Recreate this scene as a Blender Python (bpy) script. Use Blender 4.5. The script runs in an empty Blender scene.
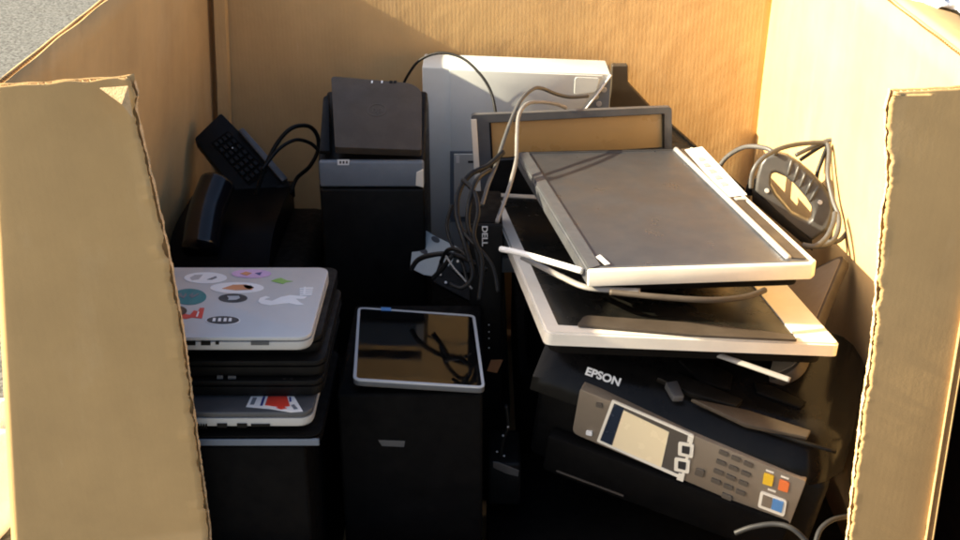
import bpy, bmesh, math, random
from mathutils import Vector, Matrix, Euler, noise
random.seed(7)
PI = math.pi
S = bpy.context.scene
C = S.collection

# ------------------------------------------------------------------ camera
CAM = Vector((0, 0, 1.49)); PITCH = math.radians(25.4); FPX = 1166.0
cc, ss = math.cos(PITCH), math.sin(PITCH)
cd = bpy.data.cameras.new('camera'); cam = bpy.data.objects.new('camera', cd); C.objects.link(cam)
cam.location = CAM; cam.rotation_euler = (PI/2 - PITCH, 0, 0)
cd.sensor_width = 36; cd.lens = 36*FPX/960; cd.clip_start = .05; cd.clip_end = 500
S.camera = cam

def ray(px, py):
    r = (px-480)/FPX; u = (270-py)/FPX
    return Vector((r, cc+u*ss, -ss+u*cc))
def P(px, py, t): return CAM + ray(px, py)*t
def PY(px, py, y): d = ray(px, py); return CAM + d*(y/d.y)
def PZ(px, py, z): d = ray(px, py); return CAM + d*((z-CAM.z)/d.z)
def PX(px, py, x): d = ray(px, py); return CAM + d*(x/d.x)
def onplane(M, px, py, axis=2, val=0.0):
    I = M.inverted(); o = I @ CAM; d = I.to_3x3() @ ray(px, py)
    return o + d*((val-o[axis])/d[axis])
def MX(loc, rx=0, ry=0, rz=0):
    return Matrix.Translation(Vector(loc)) @ Euler((math.radians(rx), math.radians(ry), math.radians(rz)), 'XYZ').to_matrix().to_4x4()
def facing(loc, tilt=0.0, yaw=0.0, roll=0.0):
    # local x right, y up, z towards the viewer's side; tilt leans the top away
    return Matrix.Translation(Vector(loc)) @ Matrix.Rotation(math.radians(yaw), 4, 'Z') @ Matrix.Rotation(math.radians(90-tilt), 4, 'X') @ Matrix.Rotation(math.radians(roll), 4, 'Z')

# ------------------------------------------------------------------ materials
def mat(name, base, rough=.5, metal=0., spec=.5, var=.12, vscale=30., rvar=.12, bump=0., bscale=400., dust=0., coat=0., bands=None, stretch=None, scuff=0):
    m = bpy.data.materials.new(name); m.use_nodes = True
    nt = m.node_tree; N = nt.nodes; L = nt.links; b = N['Principled BSDF']
    b.inputs['Metallic'].default_value = metal
    b.inputs['Specular IOR Level'].default_value = spec
    if coat: b.inputs['Coat Weight'].default_value = coat; b.inputs['Coat Roughness'].default_value = .08
    tc = N.new('ShaderNodeTexCoord')
    co = tc.outputs['Object']
    nz = N.new('ShaderNodeTexNoise'); nz.inputs['Scale'].default_value = vscale; nz.inputs['Detail'].default_value = 6; nz.inputs['Roughness'].default_value = .65
    L.new(co, nz.inputs['Vector'])
    rp = N.new('ShaderNodeMapRange'); rp.inputs['From Min'].default_value = .3; rp.inputs['From Max'].default_value = .7
    rp.inputs['To Min'].default_value = 1-var; rp.inputs['To Max'].default_value = 1+var
    L.new(nz.outputs['Fac'], rp.inputs['Value'])
    mul = N.new('ShaderNodeVectorMath'); mul.operation = 'SCALE'; mul.inputs[0].default_value = base[:3]
    L.new(rp.outputs['Result'], mul.inputs['Scale'])
    col = mul.outputs['Vector']
    if stretch:      # long fibres / streaks
        mp = N.new('ShaderNodeMapping'); mp.inputs['Scale'].default_value = stretch[:3]; L.new(co, mp.inputs['Vector'])
        n3 = N.new('ShaderNodeTexNoise'); n3.inputs['Scale'].default_value = 1; n3.inputs['Detail'].default_value = 5; L.new(mp.outputs['Vector'], n3.inputs['Vector'])
        r3 = N.new('ShaderNodeMapRange'); r3.inputs['From Min'].default_value = .3; r3.inputs['From Max'].default_value = .7
        r3.inputs['To Min'].default_value = 1-stretch[3]; r3.inputs['To Max'].default_value = 1+stretch[3]; L.new(n3.outputs['Fac'], r3.inputs['Value'])
        m3 = N.new('ShaderNodeVectorMath'); m3.operation = 'SCALE'; L.new(col, m3.inputs[0]); L.new(r3.outputs['Result'], m3.inputs['Scale']); col = m3.outputs['Vector']
    if dust:
        nd = N.new('ShaderNodeTexNoise'); nd.inputs['Scale'].default_value = 14; nd.inputs['Detail'].default_value = 9; nd.inputs['Roughness'].default_value = .75
        L.new(co, nd.inputs['Vector'])
        rd = N.new('ShaderNodeMapRange'); rd.inputs['From Min'].default_value = .45; rd.inputs['From Max'].default_value = .8; rd.inputs['To Max'].default_value = dust
        L.new(nd.outputs['Fac'], rd.inputs['Value'])
        mx = N.new('ShaderNodeMix'); mx.data_type = 'RGBA'; mx.inputs[7].default_value = (.30, .25, .19, 1)
        L.new(rd.outputs['Result'], mx.inputs[0]); L.new(col, mx.inputs[6]); col = mx.outputs[2]
    if scuff:    # rubbed pale patches, a few stains and faint scratches of the used board
        for sc_, sc2, lo, hi, amt, cl in ((7, (1, 1, .35), .56, .74, .30, (.66, .50, .30, 1)), (3.3, (1, 1, .6), .62, .72, .28, (.27, .16, .07, 1)), (40, (1, .6, .08), .66, .72, .35, (.70, .55, .35, 1))):
            mp = N.new('ShaderNodeMapping'); mp.inputs['Scale'].default_value = sc2; mp.inputs['Location'].default_value = (sc_, .3*sc_, 1.7); L.new(co, mp.inputs['Vector'])
            n4 = N.new('ShaderNodeTexNoise'); n4.inputs['Scale'].default_value = sc_; n4.inputs['Detail'].default_value = 8; n4.inputs['Roughness'].default_value = .7; L.new(mp.outputs['Vector'], n4.inputs['Vector'])
            r4 = N.new('ShaderNodeMapRange'); r4.inputs['From Min'].default_value = lo; r4.inputs['From Max'].default_value = hi; r4.inputs['To Max'].default_value = amt; L.new(n4.outputs['Fac'], r4.inputs['Value'])
            mx = N.new('ShaderNodeMix'); mx.data_type = 'RGBA'; mx.inputs[7].default_value = cl
            L.new(r4.outputs['Result'], mx.inputs[0]); L.new(col, mx.inputs[6]); col = mx.outputs[2]
    L.new(col, b.inputs['Base Color'])
    rr = N.new('ShaderNodeMapRange'); rr.inputs['From Min'].default_value = .3; rr.inputs['From Max'].default_value = .7
    rr.inputs['To Min'].default_value = max(.02, rough-rvar); rr.inputs['To Max'].default_value = min(1, rough+rvar)
    n2 = N.new('ShaderNodeTexNoise'); n2.inputs['Scale'].default_value = vscale*1.7+5; n2.inputs['Detail'].default_value = 4
    L.new(co, n2.inputs['Vector']); L.new(n2.outputs['Fac'], rr.inputs['Value']); L.new(rr.outputs['Result'], b.inputs['Roughness'])
    h = None
    if bump:
        nb = N.new('ShaderNodeTexNoise'); nb.inputs['Scale'].default_value = bscale; nb.inputs['Detail'].default_value = 3
        L.new(co, nb.inputs['Vector'])
        bp = N.new('ShaderNodeBump'); bp.inputs['Strength'].default_value = bump; bp.inputs['Distance'].default_value = .001
        L.new(nb.outputs['Fac'], bp.inputs['Height']); h = bp
    if bands:
        wv = N.new('ShaderNodeTexWave'); wv.bands_direction = bands[0]; wv.inputs['Scale'].default_value = .314/bands[1]
        wv.inputs['Distortion'].default_value = .6; wv.inputs['Detail'].default_value = 2; wv.inputs['Detail Scale'].default_value = .15
        L.new(co, wv.inputs['Vector'])
        bw = N.new('ShaderNodeBump'); bw.inputs['Strength'].default_value = bands[2]; bw.inputs['Distance'].default_value = .001
        L.new(wv.outputs['Fac'], bw.inputs['Height'])
        if h: L.new(h.outputs['Normal'], bw.inputs['Normal'])
        h = bw
    if scuff:    # soft dents and crush marks
        for sc_, d_, st_ in ((9, .012, .22*scuff), (28, .004, .25*scuff)):
            n5 = N.new('ShaderNodeTexNoise'); n5.inputs['Scale'].default_value = sc_; n5.inputs['Detail'].default_value = 2; L.new(co, n5.inputs['Vector'])
            b5 = N.new('ShaderNodeBump'); b5.inputs['Strength'].default_value = st_; b5.inputs['Distance'].default_value = d_; L.new(n5.outputs['Fac'], b5.inputs['Height'])
            L.new(h.outputs['Normal'], b5.inputs['Normal']); h = b5
    if h: L.new(h.outputs['Normal'], b.inputs['Normal'])
    return m

KR = (.55, .365, .165)
M = {}
M['card_x'] = mat('cardboard_across', KR, .82, spec=.25, var=.10, vscale=5, bump=.25, bscale=260, bands=('X', .0085, .085), stretch=(9, 9, 1.6, .07), scuff=1.)
M['card_y'] = mat('cardboard_along', KR, .82, spec=.25, var=.10, vscale=5, bump=.25, bscale=260, bands=('Y', .0085, .04), stretch=(9, 9, 1.6, .07), scuff=1.)
M['card_front'] = mat('cardboard_outer_face', (.52, .345, .155), .85, spec=.2, var=.08, vscale=6, bump=.16, bscale=320, bands=('X', .0085, .025), stretch=(9, 9, 1.6, .05), scuff=.5)
M['flute'] = mat('cardboard_flute', (.46, .28, .12), .9, spec=.15, var=.15, vscale=60, bump=.4)
M['torn'] = mat('cardboard_torn', (.60, .43, .24), .95, spec=.1, var=.25, vscale=90, bump=.8, bscale=500)
M['asphalt'] = mat('asphalt', (.115, .118, .112), .9, spec=.3, var=.95, vscale=75, bump=1., bscale=220, dust=.12)
M['black'] = mat('black_plastic', (.0045, .0043, .0042), .5, spec=.16, var=.3, vscale=40, bump=.15, bscale=900, dust=.02)
M['black_matte'] = mat('black_matte_plastic', (.0032, .003, .003), .65, spec=.08, var=.3, vscale=40, bump=.3, bscale=1200, dust=.010)
M['gloss'] = mat('black_gloss_plastic', (.004, .0038, .0038), .2, spec=.13, var=.2, rvar=.06, vscale=20, dust=.02)
M['glass'] = mat('dark_glass', (.002, .002, .002), .05, spec=.2, var=.1, rvar=.03, vscale=12, dust=.01)
M['screen'] = mat('matte_screen', (.034, .036, .041), .34, spec=.6, var=.10, rvar=.09, vscale=7, dust=.05)
M['screen_dark'] = mat('dark_screen', (.008, .008, .007), .25, spec=.4, var=.2, rvar=.06, vscale=9, dust=.06)
M['rubber'] = mat('black_rubber', (.006, .006, .006), .5, spec=.22, var=.2)
M['grey_rubber'] = mat('grey_cable_rubber', (.075, .073, .07), .45, spec=.4, var=.2)
M['pale_rubber'] = mat('pale_cable_rubber', (.21, .20, .185), .4, spec=.4, var=.15)
M['white_rubber'] = mat('white_cable_rubber', (.80, .79, .76), .4, spec=.4, var=.08)
M['beige'] = mat('cream_plastic', (.76, .70, .59), .42, spec=.4, var=.07, vscale=15, bump=.1, bscale=900, dust=.08)
M['silver'] = mat('silver_plastic', (.46, .47, .49), .36, metal=.35, spec=.5, var=.08, vscale=20, dust=.08)
M['silver_dark'] = mat('dark_silver_plastic', (.085, .09, .10), .40, metal=.3, spec=.5, var=.12, vscale=20, dust=.12)
M['alu'] = mat('brushed_aluminium', (.50, .505, .505), .46, metal=.2, spec=.5, var=.03, vscale=10, dust=.02)
M['grey_case'] = mat('grey_case_plastic', (.58, .61, .59), .5, spec=.4, var=.05, vscale=8, bump=.08, bscale=900, dust=.10)
M['grey_panel'] = mat('grey_panel_plastic', (.53, .56, .55), .5, spec=.4, var=.05, vscale=8, dust=.08)
M['grey_blue'] = mat('blue_grey_plastic', (.15, .175, .205), .42, spec=.4, var=.08)
M['slate'] = mat('slate_blue_plastic', (.13, .155, .19), .4, spec=.4, var=.08)
M['iron_grey'] = mat('charcoal_grey_plastic', (.055, .055, .055), .42, spec=.5, var=.15, dust=.08)
M['dim_rubber'] = mat('dusty_black_rubber', (.022, .022, .023), .5, spec=.3, var=.2)
M['sheen'] = mat('black_satin_plastic', (.003, .003, .0035), .4, spec=.05, rvar=.02, var=.2)
M['shine'] = mat('black_polished_plastic', (.004, .004, .006), .2, spec=.45, var=.1, rvar=.04)
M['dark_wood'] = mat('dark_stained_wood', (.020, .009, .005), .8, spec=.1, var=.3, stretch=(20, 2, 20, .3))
M['emblem'] = mat('embossed_brown_plastic', (.070, .056, .042), .45, spec=.3)
M['grey_light'] = mat('pale_grey_plastic', (.72, .74, .73), .5, spec=.4, var=.05)
M['pewter'] = mat('pewter_plastic', (.125, .112, .098), .38, metal=.35, spec=.5, var=.1, vscale=30, dust=.15)
M['brown_grey'] = mat('brown_grey_plastic', (.055, .043, .032), .5, spec=.25, var=.12, vscale=12, dust=.10)
M['dark_brown'] = mat('dark_brown_board', (.055, .044, .032), .6, spec=.3, var=.2, vscale=12)
M['tan_panel'] = mat('tan_film_panel', (.36, .235, .095), .30, spec=.5, var=.06, rvar=.05, vscale=6)  # upright screen: reflected cardboard put into the base colour as tan
M['panel_taupe'] = mat('taupe_panel', (.25, .205, .155), .42, metal=.2, spec=.45, var=.06, vscale=20, bump=.1, bscale=1200, dust=.06)
M['key'] = mat('dark_key', (.10, .085, .068), .5, spec=.4, var=.1)
M['cream'] = mat('cream_trim', (.85, .80, .68), .4, spec=.4, var=.04)
M['lcd'] = mat('pale_screen_film', (.95, .80, .52), .2, spec=.5, var=.0, vscale=20)  # bright cream base paints the sunlit wall's reflection on the printer screen
M['lcd_edge'] = mat('dark_screen_edge', (.02, .03, .05), .2, spec=.5)
M['yellow'] = mat('yellow_key', (.80, .50, .03), .4)
M['orange'] = mat('orange_key', (.80, .19, .05), .4)
M['blue'] = mat('blue_key', (.10, .26, .55), .4)
M['red'] = mat('red_print', (.62, .05, .03), .45)
M['white'] = mat('white_print', (.80, .80, .79), .5, var=.05)
M['navy'] = mat('navy_print', (.03, .04, .20), .5)
M['teal'] = mat('teal_print', (.03, .20, .22), .5)
M['pink'] = mat('pink_print', (.62, .40, .62), .5)
M['green'] = mat('green_print', (.25, .45, .08), .5)
M['brown'] = mat('brown_print', (.06, .035, .02), .5)
M['charcoal'] = mat('charcoal_print', (.03, .03, .033), .5)
M['orange_print'] = mat('orange_print', (.60, .25, .10), .5)
M['steel'] = mat('zinc_steel', (.40, .42, .40), .5, metal=.2, var=.12, vscale=25, dust=.15)
M['film'] = mat('white_plastic_film', (.82, .82, .84), .35, spec=.5, var=.05)

# ------------------------------------------------------------------ mesh helpers
class MB:
    def __init__(s): s.bm = bmesh.new(); s.mi = 0
    def _tag(s, faces):
        for f in faces: f.material_index = s.mi
    def box(s, lo, hi, bev=.003, seg=2):
        lo = Vector(lo); hi = Vector(hi); c = (lo+hi)/2; d = hi-lo
        t = bmesh.new(); bmesh.ops.create_cube(t, size=1, matrix=Matrix.Translation(c) @ Matrix.Diagonal((d.x, d.y, d.z, 1)))
        if bev: bmesh.ops.bevel(t, geom=t.edges[:], offset=min(bev, min(d)*.45), segments=seg, affect='EDGES', profile=.5, clamp_overlap=True)
        s._merge(t); return s
    def _merge(s, t, T=None):
        me = bpy.data.meshes.new('tmp'); 
        if T: t.transform(T)
        for f in t.faces: f.material_index = s.mi
        t.to_mesh(me); t.free(); s.bm.from_mesh(me); bpy.data.meshes.remove(me)
    def prism(s, pts, ext, bev=0., seg=2):
        # closed 3D polygon (planar) extruded by vector ext
        t = bmesh.new(); ext = Vector(ext)
        a = [t.verts.new(Vector(p)) for p in pts]; b = [t.verts.new(Vector(p)+ext) for p in pts]
        n = len(a); t.faces.new(a[::-1]); t.faces.new(b)
        for i in range(n): t.faces.new((a[i], a[(i+1) % n], b[(i+1) % n], b[i]))
        bmesh.ops.recalc_face_normals(t, faces=t.faces[:])
        if bev: bmesh.ops.bevel(t, geom=[e for e in t.edges], offset=bev, segments=seg, affect='EDGES', profile=.5, clamp_overlap=True)
        s._merge(t); return s
    def ring(s, outer, inner, ext):
        # frame between two loops of the same count, extruded
        t = bmesh.new(); ext = Vector(ext); n = len(outer)
        V = [[t.verts.new(Vector(p)+e) for p in L] for e in (Vector((0, 0, 0)), ext) for L in (outer, inner)]
        oa, ia, ob, ib = V
        for i in range(n):
            j = (i+1) % n
            t.faces.new((oa[i], oa[j], ia[j], ia[i])); t.faces.new((ob[i], ib[i], ib[j], ob[j]))
            t.faces.new((oa[i], ob[i], ob[j], oa[j])); t.faces.new((ia[i], ia[j], ib[j], ib[i]))
        bmesh.ops.recalc_face_normals(t, faces=t.faces[:])
        s._merge(t); return s
    def tube(s, pts, r, n=10, sub=8, flat=1.0):
        pts = [Vector(p) for p in pts]; q = []
        for i in range(len(pts)-1):
            p0 = pts[max(i-1, 0)]; p1 = pts[i]; p2 = pts[i+1]; p3 = pts[min(i+2, len(pts)-1)]
            for k in range(sub):
                u = k/sub
                q.append(.5*((2*p1)+(p2-p0)*u+(2*p0-5*p1+4*p2-p3)*u*u+(3*p1-p0-3*p2+p3)*u**3))
        q.append(pts[-1])
        t = bmesh.new(); rings = []; nrm = None
        for i, p in enumerate(q):
            d = (q[min(i+1, len(q)-1)]-q[max(i-1, 0)]).normalized()
            if nrm is None: nrm = d.orthogonal().normalized()
            nrm = (nrm-d*nrm.dot(d)).normalized(); bn = d.cross(nrm)
            rings.append([t.verts.new(p+(nrm*math.cos(2*PI*k/n)+bn*math.sin(2*PI*k/n)*flat)*r) for k in range(n)])
        for a, b in zip(rings, rings[1:]):
            for k in range(n): t.faces.new((a[k], a[(k+1) % n], b[(k+1) % n], b[k]))
        t.faces.new(rings[0][::-1]); t.faces.new(rings[-1])
        bmesh.ops.recalc_face_normals(t, faces=t.faces[:])
        for f in t.faces: f.smooth = True
        s._merge(t); return s
    def cyl(s, c, axis, r, h, n=20):
        axis = Vector(axis).normalized(); u = axis.orthogonal().normalized(); v = axis.cross(u); c = Vector(c)
        return s.prism([c+(u*math.cos(2*PI*k/n)+v*math.sin(2*PI*k/n))*r for k in range(n)], axis*h, bev=min(r, h)*.12, seg=1)
    def build(s, name, m, parent=None, smooth=False):
        me = bpy.data.meshes.new(name); s.bm.to_mesh(me); s.bm.free()
        for k in (m if isinstance(m, (list, tuple)) else [m]): me.materials.append(k)
        if smooth:
            for p in me.polygons: p.use_smooth = True
            me.set_sharp_from_angle(angle=math.radians(40))
        o = bpy.data.objects.new(name, me); C.objects.link(o)
        if parent: o.parent = parent
        return o
def rrect(x0, y0, x1, y1, r, n=5):
    out = []
    for cx, cy, a in ((x1-r, y1-r, 0), (x0+r, y1-r, 90), (x0+r, y0+r, 180), (x1-r, y0+r, 270)):
        for k in range(n+1):
            t = math.radians(a+90*k/n); out.append((cx+r*math.cos(t), cy+r*math.sin(t)))
    return out
def ell(cx, cy, rx, ry, n=24, rot=0.):
    return [(cx+rx*math.cos(2*PI*k/n)*math.cos(rot)-ry*math.sin(2*PI*k/n)*math.sin(rot), cy+rx*math.cos(2*PI*k/n)*math.sin(rot)+ry*math.sin(2*PI*k/n)*math.cos(rot)) for k in range(n)]
def at_z(pts, z): return [(p[0], p[1], z) for p in pts]
def bil(q, u, v):   # quad TL TR BR BL; u right, v down
    a = q[0].lerp(q[1], u); b = q[3].lerp(q[2], u); return a.lerp(b, v)
def roundpoly(pts, r, n=4):
    pts = [Vector(p) for p in pts]; out = []; N = len(pts)
    for i in range(N):
        p = pts[i]; a = pts[i-1]-p; b = pts[(i+1) % N]-p
        ra = r[i] if isinstance(r, (list, tuple)) else r
        ra = min(ra, a.length*.45, b.length*.45)
        if ra <= 0: out.append(p); continue
        s_ = p+a.normalized()*ra; e = p+b.normalized()*ra
        for k in range(n+1):
            u = k/n; out.append(s_*(1-u)**2+p*2*u*(1-u)+e*u*u)
    return out
def tag(o, label, cat, group=None, kind=None):
    if label: o['label'] = label
    if cat: o['category'] = cat
    if group: o['group'] = group
    if kind: o['kind'] = kind
    return o
def thing(name, Mw, label, cat, group=None):
    o = bpy.data.objects.new(name, None); C.objects.link(o); o.empty_display_size = .05
    o.matrix_world = Mw; return tag(o, label, cat, group)
def text(s, name, size, Mloc, m, parent, depth=.0006, sx=1.0, bold=.012):
    cu = bpy.data.curves.new(name, 'FONT'); cu.body = s; cu.size = size; cu.extrude = depth; cu.align_x = 'CENTER'; cu.align_y = 'CENTER'; cu.offset = size*bold
    o = bpy.data.objects.new(name, cu); C.objects.link(o)
    dg = bpy.context.evaluated_depsgraph_get(); me = bpy.data.meshes.new_from_object(o.evaluated_get(dg))
    bpy.data.objects.remove(o); me.transform(Matrix.Diagonal((sx, 1, 1, 1))); me.transform(Mloc); me.materials.clear(); me.materials.append(m)
    r = bpy.data.objects.new(name, me); C.objects.link(r); r.parent = parent; return r

# ------------------------------------------------------------------ world, sun
SUN = Vector((1.0, .055, -.545)).normalized()       # the way the light travels
el = math.asin(-SUN.z); az = math.atan2(-SUN.x, -SUN.y)
w = bpy.data.worlds.new('World'); S.world = w; w.use_nodes = True
sk = w.node_tree.nodes.new('ShaderNodeTexSky'); sk.sky_type = 'NISHITA'; sk.sun_disc = False
sk.sun_elevation = el; sk.sun_rotation = az
bg = w.node_tree.nodes['Background']; bg.inputs['Strength'].default_value = .090
sk.dust_density = 4; sk.ozone_density = .4; sk.air_density = .8
w.node_tree.links.new(sk.outputs['Color'], bg.inputs['Color'])
sd = bpy.data.lights.new('sun', 'SUN'); sd.energy = 5.0; sd.angle = math.radians(.5); sd.color = (1, .86, .60)
so = bpy.data.objects.new('sun', sd); C.objects.link(so); so.rotation_euler = (-SUN).to_track_quat('Z', 'Y').to_euler()
S.view_settings.view_transform = 'Standard'; S.view_settings.look = 'None'; S.view_settings.gamma = 1
S.view_settings.exposure = 1.75

# ------------------------------------------------------------------ ground
g = MB()
g.box((-200, -200, -.3), (200, 200, .116), 0)
tag(g.build('ground', M['asphalt']), None, None, kind='structure')

# ------------------------------------------------------------------ cardboard box
ZB, ZT = .13, 1.10
FLT, FLB = Vector((-.562, 1.33)), Vector((-.690, 1.33))
BLT, BLB = Vector((-.572, 2.52)), Vector((-.625, 2.52))
FRT, FRB = Vector((.605, 1.315)), Vector((.634, 1.315))
BRT, BRB = Vector((.632, 2.52)), Vector((.625, 2.52))
box = thing('cardboard_box', Matrix.Identity(4), 'big open brown cardboard box with its front wall torn away, full of discarded electronics', 'box')
TH = .011
def wall(name, A_t, A_b, B_t, B_b, outward, m, bow=0., na=60, nv=24, seed=0, topwob=.002):
    """corrugated wall between corners A and B: inner liner, outer liner, fluted middle"""
    o2 = Vector((outward[0], outward[1], 0))
    def pt(u, v, off):
        z = ZB+(ZT-ZB)*v
        a = A_b.lerp(A_t, v); b = B_b.lerp(B_t, v); q = a.lerp(b, u)
        k = bow*math.sin(PI*u)*(.35+.65*math.sin(PI*min(v, 1)*.8)) + .0035*noise.noise(Vector((u*3.1+seed, v*2.3, seed)))
        p = Vector((q.x, q.y, z)) + o2*(k+off)
        if v > .98: p.z += topwob*noise.noise(Vector((u*14, off*300, seed+5)))
        return p
    mb = MB()
    for o0, o1, mi in ((0, .0022, 0), (TH-.0022, TH, 0)):
        t = bmesh.new(); G = [[[t.verts.new(pt(i/na, j/nv, o)) for j in range(nv+1)] for i in range(na+1)] for o in (o0, o1)]
        for k in (0, 1):
            for i in range(na):
                for j in range(nv): t.faces.new((G[k][i][j], G[k][i+1][j], G[k][i+1][j+1], G[k][i][j+1]))
        for i in range(na):
            for j in (0, nv): t.faces.new((G[0][i][j], G[0][i+1][j], G[1][i+1][j], G[1][i][j]))
        for j in range(nv):
            for i in (0, na): t.faces.new((G[0][i][j], G[0][i][j+1], G[1][i][j+1], G[1][i][j]))
        bmesh.ops.recalc_face_normals(t, faces=t.faces[:])
        for f in t.faces: f.smooth = True
        mb.mi = mi; mb._merge(t)
    # flutes
    t = bmesh.new(); W = (A_t-B_t).length; nn = int(W/.0085)*6
    rows = []
    for v in (0, .25, .5, .75, .9985):
        rows.append([t.verts.new(pt(i/nn, v, TH/2+(TH/2-.0023)*math.sin(2*PI*i/6))) for i in range(nn+1)])
    for a, b in zip(rows, rows[1:]):
        for i in range(nn): t.faces.new((a[i], a[i+1], b[i+1], b[i]))
    mb.mi = 1; mb._merge(t)
    # crushed core just under the edge so the edge reads as board, not as slits
    t = bmesh.new(); rows = []
    for off in (.0021, TH-.0021):
        rows.append([t.verts.new(pt(i/na, .9968, off)) for i in range(na+1)])
    for i in range(na): t.faces.new((rows[0][i], rows[0][i+1], rows[1][i+1], rows[1][i]))
    mb._merge(t)
    return mb.build(name, [m, M['flute']], box)
OV = Vector((0, .016))
wall('left_wall', FLT, FLB, BLT+OV, BLB+OV, (-1, 0), M['card_y'], bow=.004, seed=1)
wall('right_wall', FRT, FRB, BRT+OV, BRB+OV, (1, 0), M['card_y'], bow=.003, seed=2)
wall('back_wall', BLT+Vector((-.004, .003)), BLB+Vector((-.004, .003)), BRT+Vector((.004, .003)), BRB+Vector((.004, .003)), (0, 1), M['card_x'], bow=.006, seed=3)
f = MB(); f.box((-.70, 1.30, ZB-.012), (.645, 2.535, ZB-.001), 0); f.build('floor_panel', M['card_x'], box)
# glued corner flap on the inside of the back wall
f = MB()
t = bmesh.new(); cols = []
for j in range(25):
    v = j/24; q = BLB.lerp(BLT, v); z = ZB+(ZT-.012-ZB)*v
    wv = .002*noise.noise(Vector((0, v*6, 3)))
    cols.append([t.verts.new(Vector(p)) for p in ((q.x+.012, q.y-.024, z), (q.x+.013+wv, q.y-.034, z), (q.x+.036+wv, q.y-.030, z), (q.x+.037+wv, q.y-.004, z))])
for a, b in zip(cols, cols[1:]):
    for k in range(4): t.faces.new((a[k], a[(k+1) % 4], b[(k+1) % 4], b[k]))
t.faces.new(cols[-1]); t.faces.new(cols[0][::-1]); bmesh.ops.recalc_face_normals(t, faces=t.faces[:]); f._merge(t)
f.build('corner_flap', M['card_x'], box)
# flap folded outwards over the right wall
f = MB(); t = bmesh.new(); na = 50; rows = []
for k, (dx, dz) in enumerate(((TH+.001, .004), (TH+.012, .005), (TH+.035, .003), (TH+.07, -.006), (TH+.115, -.022))):
    rows.append([[t.verts.new(Vector((FRT.x+(BRT.x-FRT.x)*i/na+.003*math.sin(PI*i/na)+dx+(.004*noise.noise(Vector((i*.4, k, 2))) if k == 4 else 0), 1.30+1.235*i/na, ZT+dz-e+.004*noise.noise(Vector((i*.12, k*.7, 9)))*(k > 1)))) for i in range(na+1)] for e in (0, .009)])
for a, b in zip(rows, rows[1:]):
    for e in (0, 1):
        for i in range(na): t.faces.new((a[e][i], a[e][i+1], b[e][i+1], b[e][i]))
    for i in (0, na): t.faces.new((a[0][i], b[0][i], b[1][i], a[1][i]))
for r in (rows[0], rows[-1]):
    for i in range(na): t.faces.new((r[0][i], r[0][i+1], r[1][i+1], r[1][i]))
bmesh.ops.recalc_face_normals(t, faces=t.faces[:])
for fc in t.faces: fc.smooth = True
f._merge(t); f.build('outer_flap', M['card_y'], box)

# torn front wall: a U left after the opening was cut
YF = 1.33
LE = [(128, 82), (133, 97), (131, 112), (137, 140), (150, 200), (163, 262), (178, 345), (189, 430), (203, 540), (214, 600)]
RE = [(886, 92), (882, 105), (884, 180), (878, 215), (873, 300), (868, 352), (860, 400), (853, 460), (845, 540), (838, 600)]
def edge_x(E, z):
    pts = [PY(px, py, YF) for px, py in E]; pts = [(p.z, p.x) for p in pts]; pts.sort()
    if z <= pts[0][0]: return pts[0][1]
    for (z0, x0), (z1, x1) in zip(pts, pts[1:]):
        if z <= z1: return x0+(x1-x0)*(z-z0)/(z1-z0)
    return pts[-1][1]
ZSILL = .36
def rag(z, seed, amp):
    return amp*(noise.noise(Vector((z*45, seed, 0)))*1.0+.55*noise.noise(Vector((z*140, seed, 4)))+.35*noise.noise(Vector((z*330, seed, 8))))
def fy(x, z, seed):   # gentle bend of the stub
    e = min(1, max(0, (z-ZSILL)/.07)); e = e*e*(3-2*e)
    xl = FLB.x+(FLT.x-FLB.x)*(z-ZB)/(ZT-ZB)
    lean = .17*max(0, x-xl) if seed == 11 else -.055*(FRT.x-x)
    return lean*e+.002*noise.noise(Vector((x*5, z*4, seed)))
fw = MB()
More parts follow.
